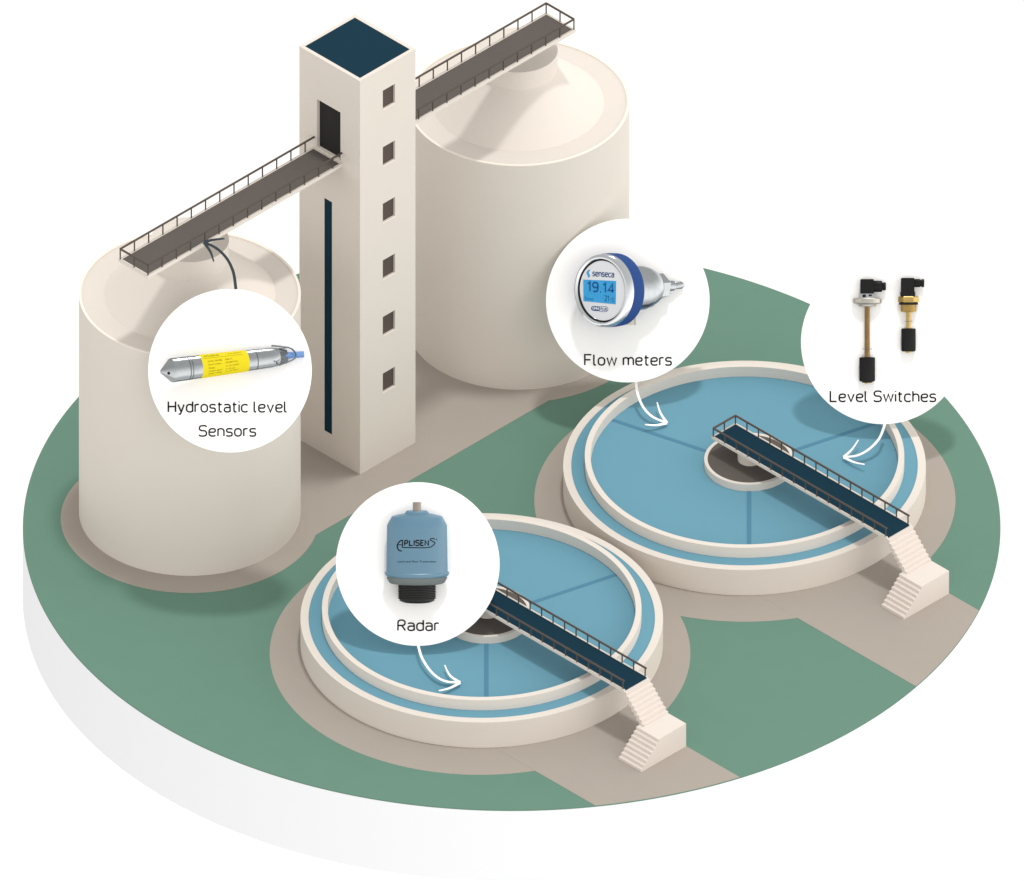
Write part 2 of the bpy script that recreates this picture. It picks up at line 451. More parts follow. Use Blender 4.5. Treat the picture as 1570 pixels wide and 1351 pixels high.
def stairs(q, label):
    """q: ground corner at max X, max Y of the block"""
    t = thing('staircase', q, label, 'staircase', 'cream stairs up to the tank bridges')
    zl, zt = 2.15, 4.5
    # landing block
    finish('landing', boxes((-2.42, 0, -3.0, 0, 0, zl)), 'stair_cream', t, flat=True)
    n = 8
    pts = [(-3.001, 0), (-3.001, zl - zl / n * 0.0 - zl / n)]
    r, h = 1.9 / n, zl / n
    pts = [(-3.001, 0.0)]
    pts.append((-3.001, zl))
    y = -3.001
    # top tread level with the landing, then eight risers down
    y -= r * 0.0
    zc = zl
    ys = -3.001
    P2 = [(ys, 0.0), (ys, zl - h)]
    z = zl - h
    for k in range(n - 1):
        ys -= 1.9 / (n - 1)
        P2 += [(ys, z)]
        z -= h
        P2 += [(ys, max(z, 0.0))]
    if P2[-1] != (ys, 0.0): P2.append((ys, 0.0))
    finish('lower_flight', prism([p for i, p in enumerate(P2) if i == 0 or p != P2[i - 1]], 'x', -2.42, 0), 'stair_cream', t, flat=True)
    # upper flight: floating zigzag slab, runs along x
    xs, xe = -4.15, -1.95
    r, h = (xe - xs) / n, (zt - zl) / n
    top = []; x, z = xs, zt - 0.02
    top.append((x, z - h * 0.35))
    z -= h * 0.35
    for k in range(n):
        x += r; top.append((x, z))
        z = max(z - h, zl + 0.001) if k < n - 1 else zl + 0.001
        top.append((x, z))
    th = 0.55
    bot = []
    x, z = xs, zt - 0.02 - h * .35 - th
    bot.append((xs, z))
    for k in range(n - 2):
        x += r; bot.append((x, z)) if False else None
        bot.append((xs + (k + 1) * r, bot[-1][1]))
        bot.append((xs + (k + 1) * r, bot[-1][1] - h))
    bot = [(a, max(b_, zl + .001)) for a, b_ in bot]
    out = []
    for p in bot:
        if not out or (abs(out[-1][0] - p[0]) > 1e-6 or abs(out[-1][1] - p[1]) > 1e-6): out.append(p)
    poly = out + [(xe, zl + 0.001)] + top[::-1][1:]
    cl = [poly[0]]
    for p in poly[1:]:
        if abs(cl[-1][0] - p[0]) > 1e-6 or abs(cl[-1][1] - p[1]) > 1e-6: cl.append(p)
    finish('upper_flight', prism(cl, 'y', -2.6, 0), 'stair_cream', t, flat=True)
    return t
Q0 = P(1455, 910.5); OFF = P(1455 - 403, 910.5 + 234) - Q0
for k, (lab1, lab2) in enumerate((('cream staircase with a landing block beside the right tank', 'navy railed footbridge over the right tank, reaching its centre ring'),
                                  ('cream staircase with a landing block beside the front tank', 'navy railed footbridge over the front tank, its end behind the radar sign'))):
    q = Q0 + OFF * k
    stairs(q, lab1)
    walkway('footbridge', q + Vector((-4.15 - 19.0, -1.3, 4.5)), 0, 18.999, 2.6, 0.22, 'navy', 0.14, lab2,
            'railed footbridges over the tanks', 17, 1.247, near_short=0.0, end_over=-0.08, end_border=False, rail_h=0.76, cat='footbridge')

# ------------------------------------------------------------------ stroke lettering
G = {}
def g(ch, w, *strokes): G[ch] = (w, strokes)
X = .71
g('F', .56, ([(0, 0), (0, 1), (.56, 1)], 0, 0), ([(0, .51), (.48, .51)], 0, 0))
g('l', .17, ([(0, 1), (0, 0), (.17, 0)], .12, 0))
g('o', .54, ([(0, 0), (.54, 0), (.54, X), (0, X)], .26, 1))
g('w', .80, ([(0, X), (.19, 0), (.40, X), (.61, 0), (.80, X)], 0, 0))
g('m', .86, ([(0, 0), (0, X)], 0, 0), ([(0, .5), (0, X), (.43, X), (.43, 0)], .2, 0), ([(.43, .5), (.43, X), (.86, X), (.86, 0)], .2, 0))
g('n', .50, ([(0, 0), (0, X)], 0, 0), ([(0, .5), (0, X), (.50, X), (.50, 0)], .24, 0))
g('h', .50, ([(0, 0), (0, 1)], 0, 0), ([(0, .5), (0, X), (.50, X), (.50, 0)], .24, 0))
g('e', .53, ([(0, .37), (.53, .37), (.53, X), (0, X), (0, 0), (.50, 0), (.50, .10)], .25, 0))
g('t', .34, ([(.12, .93), (.12, 0), (.34, 0)], .14, 0), ([(0, X), (.34, X)], 0, 0))
g('r', .30, ([(0, 0), (0, X)], 0, 0), ([(0, .45), (0, X), (.30, X), (.30, .66)], .2, 0))
g('s', .47, ([(.46, .62), (.46, X), (0, X), (0, .37), (.47, .37), (.47, 0), (0, 0), (0, .10)], .17, 0))
g('L', .54, ([(0, 1), (0, 0), (.54, 0)], 0, 0))
g('v', .52, ([(0, X), (.26, 0), (.52, X)], 0, 0))
g('S', .60, ([(.59, .86), (.59, 1), (0, 1), (0, .52), (.60, .52), (.60, 0), (0, 0), (0, .14)], .235, 0))
g('i', .0, ([(0, 0), (0, X)], 0, 0), ([(0, .92), (0, 1.01)], 0, 0))
g('c', .49, ([(.48, .60), (.48, X), (0, X), (0, 0), (.48, 0), (.48, .11)], .25, 0))
g('H', .62, ([(0, 0), (0, 1)], 0, 0), ([(.62, 0), (.62, 1)], 0, 0), ([(0, .51), (.62, .51)], 0, 0))
g('y', .52, ([(0, X), (.27, 0)], 0, 0), ([(.52, X), (.21, -.22), (.05, -.22)], .08, 0))
g('d', .52, ([(.52, 1), (.52, 0)], 0, 0), ([(.52, .5), (.52, X), (0, X), (0, 0), (.52, 0), (.52, .2)], .25, 0))
g('a', .50, ([(.03, .62), (.03, X), (.50, X), (.50, 0)], .2, 0), ([(.50, .42), (0, .42), (0, 0), (.50, 0), (.50, .2)], .2, 0))
g('R', .60, ([(0, 0), (0, 1), (.58, 1), (.58, .48), (0, .48)], .24, 0), ([(.32, .48), (.60, 0)], 0, 0))
g('A', .60, ([(0, 0), (0, 1), (.58, 1), (.58, 0)], .28, 0), ([(0, .42), (.58, .42)], 0, 0))
g('P', .55, ([(0, 0), (0, 1), (.52, 1), (.52, .45), (0, .45)], .2, 0))
g('I', .0, ([(0, 0), (0, 1)], 0, 0))
g('E', .48, ([(.48, 1), (0, 1), (0, 0), (.48, 0)], 0, 0), ([(0, .52), (.42, .52)], 0, 0))
g('N', .58, ([(0, 0), (0, 1), (.58, 0), (.58, 1)], 0, 0))
g('M', .7, ([(0, 0), (0, 1), (.35, .35), (.7, 1), (.7, 0)], 0, 0))
g('O', .6, ([(0, 0), (.6, 0), (.6, 1), (0, 1)], .28, 1))
g('U', .55, ([(0, 1), (0, 0), (.55, 0), (.55, 1)], .24, 0))
g('1', .30, ([(0, .80), (.24, 1), (.24, 0)], 0, 0))
g('9', .55, ([(.55, .5), (.55, 1), (0, 1), (0, .45), (.55, .45)], .22, 0), ([(.55, .7), (.55, 0), (.06, 0)], .25, 0))
g('4', .58, ([(.44, 0), (.44, 1), (0, .25), (.60, .25)], 0, 0))
g('2', .52, ([(0, .85), (0, 1), (.52, 1), (.52, .62), (0, 0), (.54, 0)], .2, 0))
g('.', .08, ([(0, .0), (.08, .0)], 0, 0))

def fillet(pts, r, closed):
    if r <= 0: return [Vector(p) for p in pts]
    out = []; n = len(pts); pts = [Vector(p) for p in pts]
    for i, p in enumerate(pts):
        if not closed and i in (0, n - 1): out.append(p); continue
        a, c = pts[i - 1], pts[(i + 1) % n]
        u, v = (a - p), (c - p)
        lim = lambda w_, e: w_.length * (0.5 if (closed or not e) else 1.0)
        rr = min(r, lim(u, i == 1), lim(v, i == n - 2))
        ang = u.angle(v)
        d = rr
        A, C = p + u.normalized() * d, p + v.normalized() * d
        for k in range(9):
            q = k / 8
            out.append((1 - q) ** 2 * A + 2 * q * (1 - q) * (p * .82 + (A + C) * .09) + q * q * C)
    return out

def ribbon(bm, pts, width, n0, n1, closed=False, tf=None, w_end=None):
    pts = [p for i, p in enumerate(pts) if i == 0 or (p - pts[i - 1]).length > 1e-5]
    if closed and (pts[0] - pts[-1]).length < 1e-5: pts.pop()
    n = len(pts); L, Rr = [], []
    for i, p in enumerate(pts):
        a = pts[i - 1] if (i or closed) else None
        c = pts[(i + 1) % n] if (i < n - 1 or closed) else None
        t1 = (p - a).normalized() if a is not None else None
        t2 = (c - p).normalized() if c is not None else None
        if t1 is None: t1 = t2
        if t2 is None: t2 = t1
        n1_ = Vector((-t1.y, t1.x)); n2_ = Vector((-t2.y, t2.x))
        m = n1_ + n2_
        m = m.normalized() if m.length > .1 else n1_
        k = min(1.9, 1 / max(.35, m.dot(n1_)))
        wd = width if w_end is None else width + (w_end - width) * i / (n - 1)
        L.append(p + m * wd / 2 * k); Rr.append(p - m * wd / 2 * k)
    tf = tf or (lambda x, y, z: (x, y, z))
    def ring(i): return [bm.verts.new(tf(q.x, q.y, z)) for q, z in ((L[i], n0), (Rr[i], n0), (Rr[i], n1), (L[i], n1))]
    rg = [ring(i) for i in range(n)]
    for i in range(n if closed else n - 1):
        a, b_ = rg[i], rg[(i + 1) % n]
        for k in range(4): bm.faces.new((a[k], a[(k + 1) % 4], b_[(k + 1) % 4], b_[k]))
    if not closed:
        bm.faces.new(rg[0][::-1]); bm.faces.new(rg[-1])

def write(bm, text, xa, xb, yb, cap, sw, n0, n1, gap=.22, tf=None, space=.38):
    """stroke text fitted from xa to xb, baseline yb, cap height cap"""
    W = 0
    for i, ch in enumerate(text):
        if ch == ' ': W += space
        else: W += G[ch][0] + (gap if i < len(text) - 1 else 0)
    kx = (xb - xa - sw) / W
    x = xa + sw / 2
    for ch in text:
        if ch == ' ': x += space * kx; continue
        wd, st = G[ch]
        for pts, r, cl in st:
            q = fillet([(a, b_) for a, b_ in pts], r, cl)
            q = [Vector((x + p.x * kx, yb + sw / 2 + p.y * (cap - sw))) for p in q]
            ribbon(bm, q, sw, n0, n1, bool(cl), tf)
        x += (wd + gap) * kx

def builtin_text(bm, text, xa, xb, yb, size, n, tf):
    cu = bpy.data.curves.new('t', 'FONT'); cu.body = text; cu.size = 1; cu.resolution_u = 3
    ob = bpy.data.objects.new('t', cu); COL.objects.link(ob)
    dg = bpy.context.evaluated_depsgraph_get()
    me = bpy.data.meshes.new_from_object(ob.evaluated_get(dg))
    xs = [v.co.x for v in me.vertices]
    k = (xb - xa) / (max(xs) - min(xs)); m0 = min(xs)
    for v in me.vertices:
        v.co = tf(xa + (v.co.x - m0) * k, yb + v.co.y * size, n)
    bm.from_mesh(me)
    bpy.data.objects.remove(ob); bpy.data.curves.remove(cu); bpy.data.meshes.remove(me)

# ------------------------------------------------------------------ round signs
class Sign:
    def __init__(s, cx, cy, r, zb, label, lines):
        s.cx, s.cy = cx, cy
        base = P(cx, cy + r, zb)                       # lowest point of the board's face
        s.o = base + U_ * (r * M_PX)                   # centre of the board's face
        s.depth = s.o.dot(N_)
        t = thing('round_sign', s.o, label, 'sign', 'round white signs with a device on each', rot=VIEW)
        s.t = t
        R = r * M_PX
        finish('board', solid([(R, -0.30), (R, -0.02), (R - .02, 0)], seg=192), 'sign_white', t)
        bm = bmesh.new()
        for text, xa, xb, yb in lines:
            write(bm, text, (xa - cx) * M_PX, (xb - cx) * M_PX, (cy - yb) * M_PX, 18.2 * M_PX, 2.3 * M_PX, 0.002, 0.02)
        finish('lettering', bm, 'ink', t, flat=True)
    def thing(s, name, px, py, label, cat, group=None):
        """a device whose local origin sits on the board at a plan pixel; local axes right, up, out"""
        loc = s.o + R_ * ((px - s.cx) * M_PX) + U_ * ((s.cy - py) * M_PX)
        return thing(name, loc, label, cat, group, rot=VIEW)

def axis_mx(f, org, nscale, up=Vector((0, 1, 0))):
    """matrix taking lathe coords (z along f) in px to local sign coords (metres)"""
    f = Vector(f).normalized(); e1 = up.cross(f).normalized(); e2 = f.cross(e1)
    m = Matrix((e1, e2, f)).transposed().to_4x4()
    return Matrix.Diagonal((M_PX, M_PX, M_PX * nscale, 1)) @ Matrix.Translation(Vector(org)) @ m

# --- hydrostatic probe
sg = Sign(352.5, 568.5, 125.5, 14.9, 'round white sign reading Hydrostatic level Sensors in front of the left silo',
          [('Hydrostatic level', 257, 440.5, 632.8), ('Sensors', 304.5, 393, 669.8)])
SG_H = sg
pr = sg.thing('level_probe', 352, 560, 'steel probe with a pointed tip and yellow label on the Hydrostatic level sign', 'sensor')
th = math.radians(22)
ax = Vector((math.cos(th), 0.128 * math.cos(th), -math.sin(th))).normalized()   # from tip to cable
def zp(x, y): return Vector((230 + x / 6.28 - 352, 560 - (500 + y / 6.28), 0))
tip = zp(100, 440); NS = 0.36
tip.z = 95.0
# bring the whole thing in front of the board
mxp = axis_mx(ax, tip, NS)
def rad(a): return 19.2 - 4.2 * (a / 208)
finish('tip', solid([(1.2, 0), (3, 1.2), (rad(16) - .6, 17), (rad(18), 19), (rad(18), 21), (rad(40), 43.0), (rad(40) - 1, 43.5), (rad(40) - 1, 44.5), (rad(40), 45), (rad(40), 47.2), (rad(40) - 1, 47.6), (rad(40) - 1, 48.6), (rad(48), 49), (rad(64), 64)], seg=96), 'steel', pr, mx=mxp)
for ga in (44.0, 48.1, 156.3):
    rr_ = rad(ga)
    finish('groove_shade', lathe([(rr_ - .5, ga - .75), (rr_ + .12, ga - .6), (rr_ + .12, ga + .6), (rr_ - .5, ga + .75)], seg=96), 'steel_dark', pr, mx=mxp)  # dark ring painted in for the shade inside each groove
lb = finish('label', solid([(rad(64), 64.02), (rad(64) + .25, 64.1), (rad(142) + .25, 141.9), (rad(142), 141.98)], seg=96), 'label_yellow', pr, mx=mxp)
finish('housing', solid([(rad(142), 142), (rad(155), 155.4), (rad(155) - 1, 155.8), (rad(155) - 1, 156.8), (rad(157), 157.2), (rad(184), 184), (rad(184) - 1.2, 193), (rad(192) - 2.5, 195)], seg=96), 'steel', pr, mx=mxp)
finish('collar', solid([(12.5, 195.02), (12.8, 200), (12.2, 208), (6, 208.5)], seg=64), 'steel_dark', pr, mx=mxp)
# lettering on the label, wrapped round it
e2_ = mxp.to_3x3()
def wrap(x, y, n):
    a = 64 + x; ang = y / 17.0
    r = rad(a) + .45 + n
    # lathe frame: e1 = up x f ; build around the side facing the viewer
    f = ax; e1 = Vector((0, 1, 0)).cross(f).normalized(); e2 = f.cross(e1)
    front = Vector((math.sin(th), 0, math.cos(th)))
    front = (front - f * front.dot(f)).normalized(); side = f.cross(front)
    if side.y < 0: side = -side
    q = tip + f * a + (front * math.cos(ang) + side * math.sin(ang)) * r
    return (q.x * M_PX, q.y * M_PX, q.z * M_PX * NS)
bm = bmesh.new()
for tx, xa, xb, yy, sz in (('LEVEL PROBE', 9, 33, 5.6, 2.9), ('SGB-15', 38, 50, 5.6, 2.9), ('Serial number', 9, 31, 0.9, 2.6), ('EXHIBITION', 38, 58, 0.9, 2.6),
                           ('Range', 9, 19, -4.0, 2.6), ('0...10 mH2O', 38, 60, -4.0, 2.6), ('Output signal', 9, 31, -8.8, 2.6), ('4...20 mA', 38, 53, -8.8, 2.6),
                           ('Supply voltage', 9, 32, -13.0, 2.4), ('12...30 VDC', 38, 59, -13.0, 2.4), ('APLISENS', 5, 31, 15.0, 4.2), ('www.aplisens', 45, 68, 16, 2.8)):
    builtin_text(bm, tx, xa, xb, yy, sz * 1.25, 0.0, wrap)
fin_raw('label_lettering', bm, 'label_ink', lb)
bm = bmesh.new()
ribbon(bm, [Vector((2 + i * 4, 12.2)) for i in range(18)], .35, 0.0, .1, tf=wrap)
fin_raw('label_line', bm, 'label_ink', lb)
for hx_, hy_ in ((180, 455), (150, 376)):
    p = zp(hx_, hy_); 
    # find depth on the cone surface
    a = 12.0
    pos = Vector((p.x, p.y, 0))
    best = None
    for ai in range(20, 190):
        a = ai / 10
        r = 3 + (rad(16) - 3.6) * (a - 1.2) / 15.8
        if r < 0: continue
        c_ = tip + ax * a
        front = Vector((math.sin(th), 0, math.cos(th))); side = Vector((0, 1, 0))
        for k in range(-80, 81, 2):
            an = math.radians(k)
            qq = c_ + (front * math.cos(an) + side * math.sin(an)) * r
            dd = (qq.x - p.x) ** 2 + (qq.y - p.y) ** 2
            if best is None or dd < best[0]: best = (dd, qq, a, an)
    qq = best[1]
    nn = (Vector((math.sin(th), 0, math.cos(th))) * math.cos(best[3]) + Vector((0, 1, 0)) * math.sin(best[3]) - ax * .9).normalized()
    m_ = axis_mx(nn, qq - nn * 1.2, NS)
    finish('vent_hole', solid([(2.3 if hx_ == 180 else 1.4, 0), (2.3 if hx_ == 180 else 1.4, 1.9)], seg=24), 'black_plastic', pr, mx=m_)
# cable
c0 = tip + ax * 208.6; 
cdir = Vector((1, .075, -.10)).normalized()
bm = bmesh.new()
pa = [c0 + cdir * t_ for t_ in (0, 9, 18, 28.5)]
tube([(p.x * M_PX, p.y * M_PX, p.z * M_PX * NS) for p in pa], 4.9 * M_PX, 16, bm)
finish('cable', bm, 'cable_blue', pr)
zz = (tip + ax * 195).z * NS * M_PX
def zl(x, y, dz): v = zp(x, y); return (v.x * M_PX, v.y * M_PX, zz + dz)
loop = [(1170, 190, .15), (1190, 190, .2), (1260, 197, .25), (1335, 207, .25), (1368, 222, .3), (1395, 250, .4), (1405, 280, .55), (1398, 308, .7), (1370, 328, .8), (1310, 352, .85), (1245, 376, .85), (1225, 366, .85), (1220, 350, .7)]
finish('wire_bail', tube([zl(*p) for p in loop], .065, 8), 'steel_dark', pr)

# --- flow meter
sg = Sign(962.5, 461, 125.5, 4.7, 'round white sign reading Flow meters in front of the far silo', [('Flow meters', 895.5, 1030.3, 561)])
SG_F = sg
fm = sg.thing('flow_meter', 962, 446, 'round steel gauge with a blue band and a blue display on the Flow meters sign', 'gauge')
NF = 0.27
f = Vector((-.65, -.045, .76)).normalized()
fc = Vector((860 + 410 / 6.433 - 962, 446 - (370 + 487 / 6.433), 165.0))
upv = Vector((.02, 1, 0))
e1 = Vector((.76, -.055, .65)); e1 = (e1 - f * e1.dot(f)).normalized(); e2 = f.cross(e1)
if e2.y < 0: e2 = -e2
mf = Matrix.Diagonal((M_PX, M_PX, M_PX * NF, 1)) @ Matrix.Translation(fc) @ Matrix((e1, e2, -f)).transposed().to_4x4()
finish('bezel', lathe([(46.3, 2), (47.5, -.5), (48.6, -1), (49.3, -4), (51.5, -5), (54, -3.5), (55.6, 0), (56.2, 4), (56, 9), (46.3, 9)], seg=160), 'chrome', fm, mx=mf)
finish('bezel_dark_ring', lathe([(46.0, .6), (48.4, -1.4), (49.2, -1.6), (46.4, .9)], seg=160), 'black_plastic', fm, mx=mf)  # thin dark ring along the inner edge of the bezel
fp = finish('face_plate', lathe([(0, 1), (44, 1), (46.2, 1.8), (46.2, 5), (0, 5)], seg=128, closed=False), 'face_white', fm, mx=mf)
finish('blue_band', lathe([(56.1, 9.02), (56.6, 10), (56.8, 22), (56, 33.5), (30, 33.5), (30, 9.02)], seg=160), 'band_blue', fm, mx=mf)
finish('housing', solid([(35, 33.52), (35, 80), (34, 92), (31.5, 103), (28, 112), (23, 119), (19, 123), (15, 124)], seg=96), 'steel', fm, mx=mf)
# hexagon
bm = bmesh.new()
hexp = [(20.8 * math.cos(math.pi / 3 * i + .35), 20.8 * math.sin(math.pi / 3 * i + .35)) for i in range(6)]
prism(hexp, 'z', 122, 139, bm)
finish('hex_nut', bm, 'steel', fm, flat=True, mx=mf)
finish('stem', solid([(13, 139.02), (9, 142), (8.3, 143), (8.0, 165), (5.2, 166), (5.2, 169), (5.7, 170), (5.7, 185), (4.5, 188), (1.5, 189)], seg=48), 'steel', fm, mx=mf)
pcn = Vector((860 + 670 / 6.433 - 962, 446 - (370 + 735 / 6.433), fc.z - 42))
prof = [(10, 6)]
z_ = 3.0
while z_ > -13: prof += [(10.8, z_), (10.2, z_ - .8)]; z_ -= 1.6
mcn = Matrix.Diagonal((M_PX, M_PX, M_PX * NF, 1)) @ Matrix.Translation(pcn) @ Matrix(((1, 0, 0), (0, 0, 1), (0, -1, 0))).to_4x4()
finish('cable_socket', solid(prof + [(10, -13.5), (8, -14)], seg=48), 'satin', fm, mx=mcn)
def onface(x, y, n):
    q = fc + e1 * x + e2 * y + f * (n - 0.9)
    return (q.x * M_PX, q.y * M_PX, q.z * M_PX * NF)
def fz(x, y):   # zoom coordinates to face coordinates
    dx = (x - 410) / 6.433; dy = -(y - 487) / 6.433
    det = e1.x * e2.y - e1.y * e2.x
    return ((dx * e2.y - dy * e2.x) / det, (e1.x * dy - e1.y * dx) / det)
def quad(name, corners, n0, n1, m, parent):
    bm = bmesh.new()
    q = [fz(*c_) for c_ in corners]
    a = [bm.verts.new(onface(x, y, n0)) for x, y in q]; b2 = [bm.verts.new(onface(x, y, n1)) for x, y in q]
    bm.faces.new(a); bm.faces.new(b2[::-1])
    for i in range(len(q)): bm.faces.new((a[i], a[(i + 1) % len(q)], b2[(i + 1) % len(q)], b2[i]))
    return finish(name, bm, m, parent, flat=True)
quad('display', [(220, 378), (542, 392), (539, 622), (222, 590)], .2, .9, 'lcd_blue', fp)
def fwrite(bm, text, c0_, c1_, cap, sw, n0=1.0, n1=1.3, gap=.22):
    a, b2 = fz(*c0_), fz(*c1_)
    sl = (b2[1] - a[1]) / (b2[0] - a[0])
    tf = lambda x, y, n: onface(x, y + (x - a[0]) * sl, n)
    write(bm, text, a[0], b2[0], a[1], cap, sw, n0, n1, gap=gap, tf=tf)
bm = bmesh.new()
fwrite(bm, '19.14', (258, 498), (528, 520), 16.5, 2.9, gap=.26)
a = fz(232, 574); b2 = fz(322, 582)
tf_ = lambda x, y, n: onface(x, y, n)
builtin_text(bm, 'Temp', fz(232, 576)[0], fz(322, 580)[0], fz(232, 578)[1], 7.0, 1.2, tf_)
fwrite(bm, '21', (430, 590), (478, 594), 9.0, 1.3)
builtin_text(bm, '\u00b0C', fz(488, 597)[0], fz(528, 600)[0], fz(500, 600)[1], 9.0, 1.2, tf_)
fin_raw('display_digits', bm, 'lcd_ink', fp)
bm = bmesh.new()
fwrite(bm, 'senseca', (308, 346), (524, 360), 10.0, 1.5, .3, .6)
fin_raw('wordmark', bm, 'logo_navy', fp)
quad('logo_mark', [(288, 280), (262, 288), (250, 308), (254, 330), (266, 338), (262, 352), (270, 360), (282, 350), (284, 330), (272, 318), (276, 300)], .2, .5, 'logo_cyan', fp)
pill = []
for k in range(13):
    a = math.pi / 2 + math.pi * k / 12; pill.append((322 + 26 * math.cos(a), 662 - 24 * math.sin(a)))
quad('badge', pill + [(380, 690), (380, 644)], .2, .5, 'logo_navy', fp)
pill = []
for k in range(13):
    a = -math.pi / 2 + math.pi * k / 12; pill.append((436 + 26 * math.cos(a), 670 - 25 * math.sin(a)))
bm = bmesh.new()
pp = [Vector(fz(*p)) for p in [(381, 693)] + pill + [(381, 646)]]
ribbon(bm, pp, .7, .2, .5, tf=onface)
fin_raw('badge_outline', bm, 'logo_navy', fp)
bm = bmesh.new(); fwrite(bm, 'OMNI', (310, 674), (372, 679), 4.6, .8, .6, .8)
fin_raw('badge_lettering', bm, 'face_white', fp)
bm = bmesh.new(); fwrite(bm, 'PLUS', (388, 682), (452, 687), 4.6, .8, .3, .5)
fin_raw('badge_lettering', bm, 'logo_navy', fp)

# --- level switches
sg = Sign(1353.5, 525, 125.5, 3.75, 'round white sign reading Level Switches above the right tank', [('Level Switches', 1272, 1435.5, 616.8)])
SG_L = sg
NL = 0.5
def vlathe(name, prof, cx, parent, m, mirror=None, seg=64, ox_=0, oy_=0, z=None):
    """prof: (radius, image y) in zoomed px, scale k set by caller"""
    pass
def switch(cxz, label, long):
    k = 5.004
    t = sg.thing('float_switch', 1220 + cxz / k, 390 + 450 / k, label, 'level switch', 'float level switches on the Level Switches sign')
    Z = 16.0
    def L_(name, prof, m, par=None, seg=64):
        pf = [(r / k, (450 - y) / k) for r, y in prof]
        mx = Matrix.Diagonal((M_PX, M_PX, M_PX * NL, 1)) @ Matrix.Translation((0, 0, Z)) @ Matrix(((1, 0, 0), (0, 0, 1), (0, -1, 0))).to_4x4()
        return finish(name, solid(pf, seg=seg), m, par or t, mx=mx)
    def B_(name, x0_, x1_, y0_, y1_, d, m, par=None, bev=.5):
        bm = boxes(((x0_ - cxz) / k, (x1_ - cxz) / k, (450 - y1_) / k, (450 - y0_) / k, -d, d))
        bmesh.ops.bevel(bm, geom=list(bm.edges), offset=bev, segments=2, affect='EDGES')
        return finish(name, bm, m, par or t, mx=Matrix.Diagonal((M_PX, M_PX, M_PX * NL, 1)) @ Matrix.Translation((0, 0, Z)))
    def C_(name, segs, yc, m, par):       # horizontal gland, segs (x, r)
        pf = [((r) / k, (x - cxz) / k) for x, r in segs]
        mx = Matrix.Diagonal((M_PX, M_PX, M_PX * NL, 1)) @ Matrix.Translation((0, (450 - yc) / k, Z)) @ Matrix(((0, 0, 1), (0, 1, 0), (-1, 0, 0))).to_4x4()
        return finish(name, solid(pf, seg=14), m, par, mx=mx)
    if long:
        hs = B_('plug_housing', 495, 600, 190, 302, 10, 'black_plastic', bev=.8)
        bm = boxes(((513 - cxz) / k, (584 - cxz) / k, (450 - 250) / k, (450 - 204) / k, 10.0, 10.6))
        finish('plug_plate', bm, 'black_plastic', hs, flat=True, mx=Matrix.Diagonal((M_PX, M_PX, M_PX * NL, 1)) @ Matrix.Translation((0, 0, Z)))
        C_('cable_gland', [(598, 42), (603, 45), (655, 44), (664, 40), (665, 26), (669, 31), (688, 32), (692, 26), (692.5, 12)], 246, 'black_plastic', hs)
        B_('terminal_base', 488, 608, 302, 334, 11, 'steel', bev=.6)
        B_('terminal_slot', 512, 538, 308, 330, 11.5, 'black_plastic', bev=.2)
        B_('terminal_slot', 560, 584, 308, 322, 11.5, 'black_plastic', bev=.2)
        L_('flange', [(60, 334), (104, 335), (112, 343), (112, 372), (104, 379), (74, 385), (66, 398), (52, 404), (22, 404)], 'satin', seg=96)
        L_('stem', [(20, 392), (20, 792)], 'bronze')
        L_('retaining_clip', [(38, 725), (38, 729)], 'steel_dark')
        L_('float', [(50, 789), (60, 793), (61, 800), (61, 965), (57, 974), (40, 979), (36, 985), (20, 986)], 'black_plastic')
        L_('stem_end', [(19, 986), (18, 993), (8, 994)], 'brass')
    else:
        hs = B_('plug_housing', 807, 911, 181, 295, 10, 'black_plastic', bev=.8)
        B_('plug_skirt', 802, 917, 285, 322, 11, 'black_plastic', bev=.8)
        C_('cable_gland', [(909, 30), (912, 32), (955, 32), (958, 26), (964, 26), (966, 32), (984, 32), (986, 26), (986.5, 10)], 221, 'black_plastic', hs)
        L_('hex_nut', [(70, 322), (79, 328), (79, 366), (70, 373)], 'brass', seg=6)
        L_('seal_ring', [(70, 373), (74, 377), (74, 383), (68, 388)], 'black_plastic')
        pf = []
        y = 388
        while y < 436: pf += [(62, y), (62, y + 3), (58, y + 5), (58, y + 7)]; y += 9
        L_('thread', pf + [(56, 438), (48, 444), (22, 444)], 'brass')
        L_('stem', [(18, 440), (18, 570)], 'brass')
        L_('retaining_clip', [(31, 512), (31, 516)], 'steel_dark')
        L_('float', [(46, 568), (55, 572), (56, 580), (56, 735), (52, 743), (44, 746), (20, 747)], 'black_plastic')
        L_('stem_end', [(19, 747), (17, 756), (8, 758)], 'brass')
    return t
switch(548, 'longer level switch with a silver flange and a long stem to its black float', True)
switch(865, 'shorter level switch with a brass hexagon nut and a short stem to its black float', False)

# --- radar
sg = Sign(640.5, 865, 125.5, 3.2, 'round white sign reading Radar in front of the front tank', [('Radar', 609, 673.5, 967.9)])
SG_R = sg
rd = sg.thing('radar_sensor', 639.3, 846, 'pale blue bell shaped sensor with a black threaded base on the Radar sign', 'sensor')
kr = 7.506; NR = 0.4
tl = math.radians(5)
radax = Vector((0, math.cos(tl), math.sin(tl)))
mr_ = Matrix.Diagonal((M_PX, M_PX, M_PX * NR, 1)) @ Matrix.Translation((0, 0, 52)) @ Matrix(((1, 0, 0), (0, -math.sin(tl), math.cos(tl)), (0, math.cos(tl), math.sin(tl)))).transposed().to_4x4()
mr_ = Matrix.Diagonal((M_PX, M_PX, M_PX * NR, 1)) @ Matrix.Translation((0, 0, 52)) @ Matrix((Vector((1, 0, 0)), Vector((0, 0, 1)).cross(Vector((1, 0, 0))) * 0 + radax.cross(Vector((1, 0, 0))), radax)).transposed().to_4x4()
yc = (846 - 760) * kr
